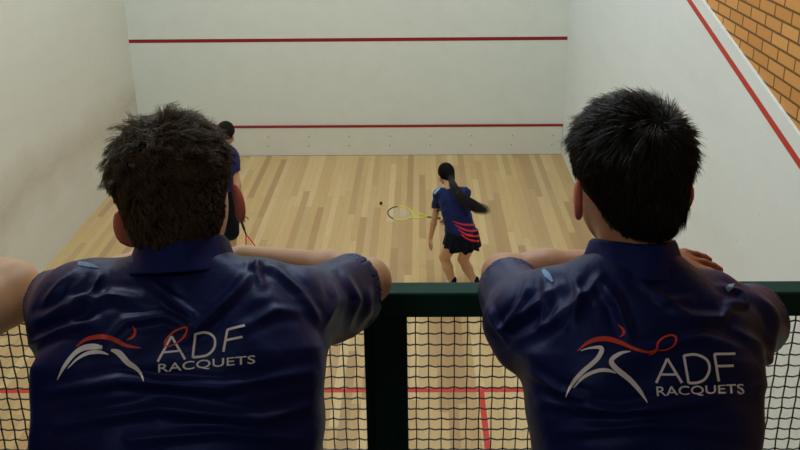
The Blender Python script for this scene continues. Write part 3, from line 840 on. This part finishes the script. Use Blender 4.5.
def shoe_set(an, d, root, sc=1.0):
    """sock and shoe under an ankle; d = toe direction"""
    an = Vector(an); d = Vector(d); d.z = 0; d.normalize(); s = d.cross(Vector((0,0,1)))
    R = np.array([[s[i], d[i], (0,0,1)[i]] for i in range(3)], np.float32)
    c = Vector((an.x, an.y, .042))+d*.062*sc
    f = union([(ell(c, (.042*sc,.132*sc,.040), R),0),(rcone(Vector((an.x,an.y,.085)), Vector((an.x,an.y,.04)), .038,.040),.03)])
    g = lambda p: np.maximum(np.maximum(f(p), .0015-p[:,2]), p[:,2]-.088)
    lo, hi = bbox([c],.18); lo[2] = -.01; hi[2] = .12
    V, F = surf(g, lo, hi, .007); np_mesh('shoe', V, F, COURT_SHOE, root)
    V, F = surf(rcone(Vector((an.x,an.y,.075)), Vector(an)+Vector((0,0,.045)), .037,.039), *bbox([an],.14), .007); np_mesh('sock', V, F, SOCK, root)

def racket(hand, headc, across, frame_mats, label, cat='racket', strings=STRG, two=True, grip=GRIP, ln=.685):
    """hand: middle of the grip; headc: centre of the strung head"""
    hand = Vector(hand); headc = Vector(headc); d = (headc-hand).normalized()
    s = Vector(across); s = (s-d*s.dot(d)).normalized(); n = d.cross(s)
    butt = hand-d*.085; root = empty('squash_racket', butt, label, cat)
    hl, hw = .140, .102                       # half length and half width of the head
    hc = butt+d*(ln-hl-.004)
    def E(a): return hc+d*math.cos(a)*hl+s*math.sin(a)*hw*(1-.10*(math.cos(a) < 0)*math.cos(a)**2)
    tip = [E(2*PI*k/48) for k in range(-9, 10)]; rest = [E(2*PI*k/48) for k in range(9, 40)]
    m = MB(); m.tube(tip, .0075, 8); m.build('frame_tip', frame_mats[0], root, True)
    m = MB(); m.tube(rest, .0075, 8); m.build('frame', frame_mats[1], root, True)
    apex = butt+d*.235
    for sg in (-1,1):
        q = hc+(-d*hl*.80)+s*sg*hw*.56
        m = MB(); m.tube([apex, lerp(apex,q,.5)+s*sg*.006, q], [.008,.007,.0075], 8); m.build('throat', frame_mats[1], root, True)
    m = MB(); m.tube([butt+d*.18, apex+d*.004], [.0095,.009], 8); m.build('shaft', frame_mats[2], root, True)
    m = MB(); m.tube([butt, butt+d*.004, butt+d*.012, butt+d*.185], [.012,.0165,.0145,.013], 10); m.build('grip', grip, root, True)
    m = MB(); st = .0105
    for k in range(-9, 10):
        x = k*st
        if abs(x) < hw*.96:
            h = hl*math.sqrt(1-(x/hw)**2)*.98; m.tube([hc+s*x-d*h, hc+s*x+d*h], .0007, 3, cap=False)
    for k in range(-12, 13):
        y = k*st*1.05
        if abs(y) < hl*.96:
            w = hw*math.sqrt(1-(y/hl)**2)*.97; m.tube([hc+d*y-s*w+n*.0007, hc+d*y+s*w+n*.0007], .0007, 3, cap=False)
    m.build('strings', strings, root)
    return root

# ---- the girl with the long ponytail, knees bent, racket held out to the left
tF = 7.36
def flr(P, z): P = Vector(P); P.z = z; return P
HDg = at(446,173.5,7.52); Ng = at(451,189,7.40)
Sl, Sr = at(439,194,7.44), at(465,193,7.40)
Hg = at(462,238,7.22)
El, Wl = at(435,217,7.50), at(430.5,238,7.56)
Er, Wr = at(463,212,7.60), at(448,217.5,7.74)
HL, HR = at(454,240,7.24), at(470,240,7.22)
KL, KR = at(444.5,257,7.44), at(463,259,7.42)
AL, AR = on_z(453,283.5,.105), on_z(475.5,283.5,.105)
print('girl seg', [round((a-b).length,2) for a,b in ((Sl,El),(El,Wl),(Sr,Er),(Er,Wr),(HL,KL),(KL,AL),(HR,KR),(KR,AR),(Ng,Hg))], [round(p.z,2) for p in (HDg,Ng,Sl,Hg,KL,AL,Wr)])
root = empty('person', flr(lerp(AL,AR,.5),0), 'girl with a long black ponytail in a dark blue shirt crouching ready on the court', 'person', None)
Rg = head_frame((-.45,.85,-.30),(-.1,.25,.95))
gs = .95
lg = lambda v: Vector(A3(HDg)+Rg@(np.array(v,np.float32)*gs))
fg = union([(head_sdf(HDg,Rg,gs),0),(rcone(lg((0,-.02,-.06)),Ng,.046,.05),.02),(rcone(Ng,lerp(Ng,Hg,.3),.05,.075),.03),(rcone(lerp(Ng,Hg,.3),Hg,.075,.09),.03),
  (rcone(Sl,El,.040,.033),.03),(rcone(El,lerp(El,Wl,.3),.033,.034),.015),(rcone(lerp(El,Wl,.3),Wl,.034,.022),.015),
  (rcone(Sr,Er,.040,.033),.03),(rcone(Er,Wr,.034,.022),.015),
  (hand_sdf(Wl,(-.15,.1,-1),(1,0,0),1,.5,.9),.015),(hand_sdf(Wr,(-.95,.15,-.25),(0,.3,-1),1,1.9,.9),.015),
  (rcone(HL,KL,.082,.055),.05),(rcone(KL,lerp(KL,AL,.35)+Vector((0,-.015,0)),.052,.053),.02),(rcone(lerp(KL,AL,.35)+Vector((0,-.015,0)),AL,.052,.034),.02),
  (rcone(HR,KR,.082,.055),.05),(rcone(KR,lerp(KR,AR,.35)+Vector((0,-.015,0)),.052,.053),.02),(rcone(lerp(KR,AR,.35)+Vector((0,-.015,0)),AR,.052,.034),.02)])
lo, hi = bbox([HDg,Ng,Hg,El,Wl,Er,Wr,KL,KR,AL,AR],.16); lo[2] = .04
V, F = surf(fg, lo, hi, .0068); np_mesh('body', V, F, SK_A, root)
axg = (Sr-Sl).normalized()
tfg, _ = torso(Hg, Ng, axg, [(0,.165,.125,0),(.3,.150,.115,0),(.6,.150,.112,0),(.8,.150,.10,0),(.93,.11,.08,0),(1.02,.065,.06,0)], 2.3)
fs_ = union([(tfg,0),(rcone(lerp(Ng,Sl,.4),Sl,.04,.056),.04),(sleeve(Sl,El,.056,.062,.62),.03),(rcone(lerp(Ng,Sr,.4),Sr,.04,.056),.04),(sleeve(Sr,Er,.056,.062,.6),.03)])
def fsg(p): return fs_(p)+.004*np.sin(p[:,2]*55+7*np.sin(p[:,0]*19))*np.sin(p[:,0]*37+2)
lo, hi = bbox([Ng,Hg,Sl,Sr,lerp(Sl,El,.7)],.19); lo[2] = Hg.z-.02
hemz = Hg.z+.045
V, F = surf(lambda p: np.maximum(fsg(p), hemz-p[:,2]-.02*np.sin(p[:,0]*9)), lo, hi, .0075); gsh = np_mesh('shirt', V, F, PNAVY, root)
bvs = BVHTree.FromPolygons(V.tolist(), F.tolist())
# the girl's black shorts, built in a pleated, skirted shape, wider at the hem
sk0, sk1 = Hg+Vector((0,.0,.09)), Hg+Vector((.0,.015,-.100)); 
def fshorts(p):
    q = p-A3(sk0); u = np.clip(-q[:,2]/(sk0.z-sk1.z),0,1); ang = np.arctan2(q[:,1],q[:,0])
    rx = .162+.030*u+.012*u*np.sin(ang*13+1); ry = .128+.035*u+.012*u*np.sin(ang*13+1)
    cx = q[:,0]-(sk1.x-sk0.x)*u; cy = q[:,1]-(sk1.y-sk0.y)*u
    g = np.sqrt((cx/rx)**2+(cy/ry)**2); r = np.sqrt(cx*cx+cy*cy)+1e-6
    d = r*(1-1/np.maximum(g,1e-3)); d = np.maximum(d, -d-.012-100*(u < .3))
    hem = (sk1.z+.014*np.sin(ang*6.5+.5))
    return np.maximum(np.maximum(d, p[:,2]-sk0.z), hem-p[:,2])
V, F = surf(fshorts, *bbox([sk0,sk1],.26), .0075); flared_shorts = np_mesh('flared_shorts', V, F, BLACK, root)
bvk = BVHTree.FromPolygons(V.tolist(), F.tolist())
class Both:
    def __init__(s, *b): s.b = b
    def ray_cast(s, o, d):
        best = (None,None,None,None)
        for q in s.b:
            h = q.ray_cast(o, d)
            if h[0] is not None and (best[0] is None or h[3] < best[3]): best = h
        return best
mb = MB(); bb = Both(bvs, bvk)
for pts in ([(453,221),(461,224),(470,225),(479.5,224.5)],[(455,224.5),(463,229),(471,231),(479.5,230)],[(458,229),(465,234),(472,236),(479.5,235.5)],[(461,234.5),(467,238.5),(473,240.6),(479,241)]):
    strip(mb, bb, pts, (.6,1.7,2.0,2.0), 0, off=.004)
mb.build('red_stripes', STRIPE, gsh)
mb = MB(); strip(mb, bb, [(434.5,194),(437,190.5),(440,188.5)], (1.6,2.4,1.4), 0, off=.004); mb.build('shoulder_patch', PANEL, gsh)
for a, d in ((AL,(-.25,1,0)),(AR,(.1,1,0))): shoe_set(a, d, root, .93)
for sx in (-1,1):
    b = bmesh.new(); bmesh.ops.create_uvsphere(b, u_segments=12, v_segments=8, radius=.012*gs); bmesh.ops.translate(b, verts=b.verts, vec=lg((sx*.032,.084,-.002)))
    me = bpy.data.meshes.new('eye'); b.to_mesh(me); b.free(); link_mesh('eye', me, EYE, root, True)
# hair drawn back to a thick ponytail that swings out to the right
def cutg(p):
    q = ((p-A3(HDg))@Rg)/gs
    return np.maximum(ell(lg((0,-.010,.020)), np.array((.086,.106,.102))*gs, Rg)(p), (.785*q[:,1]-.62*q[:,2]-.030)*gs)
V, F = surf(union([(cutg,0),(rcone(lg((0,-.09,-.03)), lg((0,-.115,-.045)), .045,.034),.03)]), *bbox([HDg],.17), .0065); hg = np_mesh('hair', V, F, HAIR_BASE_B, root)
tail = [lg((0,-.10,-.03)), at(452.5,184,7.28), at(457,192,7.22), at(463,199,7.18), at(470,204,7.16), at(478,208,7.16), at(488,210.5,7.16)]
wd = [.026,.034,.042,.048,.052,.050,.044]
n = 2000; guide = np.array([tuple(p) for p in tail]); g2 = np.array(smooth_path([tuple(p) for p in tail], 4)); gw = np.array(smooth_path([(w,) for w in wd], 4))[:,0]
kk = len(g2); off = RNG.normal(size=(n,1,3)); off /= np.linalg.norm(off,axis=2)[:,:,None]; off = off*RNG.uniform(0,1,(n,1,1))**.5
uu = np.linspace(0,1,kk)[None,:,None]
P = g2[None]+off*gw[None,:,None]+.016*np.sin(uu*15+RNG.uniform(0,6.3,(n,1,3)))*uu
cut = RNG.uniform(.62,1.0,n)               # strands end at different lengths
P = np.stack([np.stack([np.interp(np.linspace(0,cut[i],kk), np.linspace(0,1,kk), P[i,:,j]) for j in range(3)],-1) for i in range(n)])
ribbon('ponytail', P, .0016, HAIR_B, hg)
m = MB(); c_ = Vector(tuple(lerp(tail[0],tail[1],.15))); dd = (tail[1]-tail[0]).normalized(); o_ = dd.orthogonal().normalized(); o2 = dd.cross(o_)
m.tube([c_+(o_*math.cos(a)+o2*math.sin(a))*.030 for a in np.linspace(0,2*PI,20)], .006, 8); m.build('hair_tie', RUBBER, hg, True)
hd = Wr+Vector((-.95,.15,-.25)).normalized()*.075
rdir = at(399,213,7.86)
racket(hd, rdir, (0.05,1,.35), (GREY, LIME, GREY), 'lime and grey squash racket held out by the girl with the ponytail')

# ---- the tall player mostly hidden by the left spectator's head
HDt = at(226,133,7.52); Nt = at(222,145,7.46); St_l, St_r = at(203,153,7.48), at(230.5,153,7.44); Ht = at(219,192,7.42)
Elt, Wlt = at(198,180,7.5), at(200,205,7.6)
Ert, Wrt = at(237.0,184,7.40), at(239.5,215,7.50)
HLt, HRt = at(210,196,7.43), at(228,196,7.41)
KLt, KRt = at(206,236,7.50), at(231,238,7.46)
ALt, ARt = flr(at(202,285,7.46),.11), flr(at(233,285,7.42),.11)
print('tall seg', [round((a-b).length,2) for a,b in ((St_r,Ert),(Ert,Wrt),(HRt,KRt),(KRt,ARt),(Nt,Ht))], [round(p.z,2) for p in (HDt,Nt,St_r,Ht,KRt,Wrt)])
root = empty('person', flr(lerp(ALt,ARt,.5),0), 'player in black shorts behind the curly head of the left spectator', 'person')
Rt = head_frame((.25,.9,-.2),(0,.2,.97)); lt = lambda v: Vector(A3(HDt)+Rt@np.array(v,np.float32))
ft_ = union([(head_sdf(HDt,Rt,1.0),0),(rcone(lt((0,-.02,-.06)),Nt,.054,.058),.02),(rcone(Nt,lerp(Nt,Ht,.3),.055,.085),.03),(rcone(lerp(Nt,Ht,.3),Ht,.085,.10),.03),
  (rcone(St_l,Elt,.050,.040),.03),(rcone(Elt,Wlt,.040,.027),.02),(rcone(St_r,Ert,.050,.040),.03),(rcone(Ert,Wrt,.040,.027),.02),
  (hand_sdf(Wlt,(0,.1,-1),(1,0,0),1,.5,1),.015),(hand_sdf(Wrt,(.15,.1,-1),(0,.6,-.5),1,1.8,1),.015),
  (rcone(HLt,KLt,.09,.06),.05),(rcone(KLt,ALt,.058,.038),.02),(rcone(HRt,KRt,.09,.06),.05),(rcone(KRt,ARt,.058,.038),.02)])
lo, hi = bbox([HDt,Ht,Elt,Wlt,Ert,Wrt,ALt,ARt],.17); lo[2] = .05
V, F = surf(ft_, lo, hi, .009); np_mesh('body', V, F, SK_A, root)
tft, _ = torso(Ht, Nt, (1,.05,0), [(0,.165,.125,0),(.3,.165,.12,0),(.7,.190,.12,0),(.85,.17,.10,0),(.94,.12,.085,0),(1.02,.07,.065,0)], 2.3)
fst = union([(tft,0),(sleeve(St_l,Elt,.062,.066,.6),.04),(sleeve(St_r,Ert,.062,.066,.6),.04)])
lo, hi = bbox([Nt,Ht,St_l,St_r],.2); lo[2] = Ht.z-.03
V, F = surf(lambda p: np.maximum(fst(p), Ht.z-p[:,2]), lo, hi, .010); np_mesh('shirt', V, F, PURP, root)
fo = union([(rcone(HLt,lerp(HLt,KLt,.85),.105,.092),0),(rcone(HRt,lerp(HRt,KRt,.85),.105,.092),.03),(ell(Ht,(.17,.13,.12)),.04)])
cz = KRt.z-.03
V, F = surf(lambda p: np.maximum(np.maximum(fo(p), cz-p[:,2]), p[:,2]-Ht.z-.04), *bbox([Ht,KLt,KRt],.2), .010); np_mesh('shorts', V, F, BLACK, root)
for a, d in ((ALt,(-.2,1,0)),(ARt,(.2,1,0))): shoe_set(a, d, root, 1.05)
def cutt(p):
    q = (p-A3(HDt))@Rt
    return np.maximum(ell(lt((0,-.010,.020)), (.088,.108,.105), Rt)(p), (.785*q[:,1]-.62*q[:,2]-.0264))
V, F = surf(cutt, *bbox([HDt],.16), .007); ht_ = np_mesh('hair', V, F, HAIR_BASE_A, root)
for sx in (-1,1):
    b = bmesh.new(); bmesh.ops.create_uvsphere(b, u_segments=12, v_segments=8, radius=.012); bmesh.ops.translate(b, verts=b.verts, vec=lt((sx*.032,.084,-.002)))
    me = bpy.data.meshes.new('eye'); b.to_mesh(me); b.free(); link_mesh('eye', me, EYE, root, True)
hd = Wrt+Vector((.15,.1,-1)).normalized()*.075
racket(hd, at(256,262,7.36), (1,.15,0), (REDF, REDF, BLKF), 'red and black squash racket held low by the player behind the curly head', grip=BLKF)

# ---- the ball
P = on_z(381,203,.020)
b = bmesh.new(); bmesh.ops.create_icosphere(b, subdivisions=3, radius=.020); me = bpy.data.meshes.new('squash_ball'); b.to_mesh(me); b.free()
o = link_mesh('squash_ball', me, RUBBER, None, True); o.location = P; tag(o, 'small black ball on the timber floor left of the lime racket', 'ball')
# ------------------------------------------------------------------ balcony railing with wire mesh
YR = CAM.y+1.50                                # near face of the rail
ZT = 3.647
root = empty('balcony_railing', (W/2, YR+.02, BF), 'dark green metal railing with wire mesh along the front of the balcony', 'railing')
PX = at(385.5, 350, 1.5).x
m = MB(); m.box((0.004,YR,ZT-.061),(W-.004,YR+.05,ZT)); m.build('top_rail', M_RAIL, root, bevel=.007, seg=3)
m = MB(); m.box((0.004,YR+.002,BF+.07),(W-.004,YR+.042,BF+.11)); m.build('bottom_rail', M_RAIL, root, bevel=.004)
posts = [PX-2.1, PX, PX+2.1]
for x in posts:
    m = MB(); m.box((x-.027,YR+.001,BF+.001),(x+.024,YR+.045,ZT-.060)); m.build('post', M_RAIL, root, bevel=.004)
edges = [0.004]+posts+[W-.004]
sp = .0289
for i in range(len(edges)-1):
    a = edges[i]+(.022 if i else 0); b = edges[i+1]-(.022 if i < len(edges)-2 else 0)
    m = MB(); fr = .026
    for (p, q) in (((a,YR+.008,BF+.11),(a+fr,YR+.034,ZT-.060)), ((b-fr,YR+.008,BF+.11),(b,YR+.034,ZT-.060))):
        m = MB(); m.box(p, q); m.build('mesh_frame', M_RAIL, root, bevel=.003)
    m = MB(); za = BF+.11; zb = ZT-.060; a2 = a+fr; b2 = b-fr; ny = YR+.021
    nv = int((b2-a2)/sp); nh = int((zb-za)/sp); vis = 3.2 < (a+b)/2+.0 or True
    for k in range(1, nv+3):
        x = a2+(k-.35)*sp
        if x > b2-.003: break
        pts = [(x, ny+.0011*(-1)**(j+k), zb-(j*.5)*sp) for j in range(0, 2*nh+1)] if False else [(x+.0006*math.sin(j*1.7+k), ny+.0013*(-1)**(j+k), zb-(j)*sp) for j in range(0, nh+1)]
        m.tube(pts, .0018, 4, cap=False)
    for j in range(1, nh+1):
        z = zb-(j-.12)*sp
        pts = []
        for k in range(0, nv*2+5):
            x = a2+(k/2-.35+.0)*sp
            x = min(max(x, a2-.002), b2+.002)
            pts.append((x, ny-.0013*math.cos(PI*(k/2+j)), z+.0016*math.cos(PI*k)))
        m.tube(pts, .0018, 4, cap=False)
    m.build('wire_mesh', M_WIRE, root)
# ------------------------------------------------------------------ light
for y in (-1.6,-4.6,-7.6):
    for x in (1.6,4.8):
        lamp(x, y, 1, 54, 'long white ceiling lamp over the squash court', col=(.86,.98,1.0))
lamp(3.2,-12.4,1,9,'small white ceiling lamp above the balcony behind the spectators', group=None)
SC.world = bpy.data.worlds.new('world'); SC.world.use_nodes = True
SC.world.node_tree.nodes['Background'].inputs[0].default_value = (.05,.05,.05,1)
vs = SC.view_settings; vs.view_transform = 'Standard'; vs.look = 'None'; vs.gamma = 1; vs.exposure = 0; vs.use_curve_mapping = False
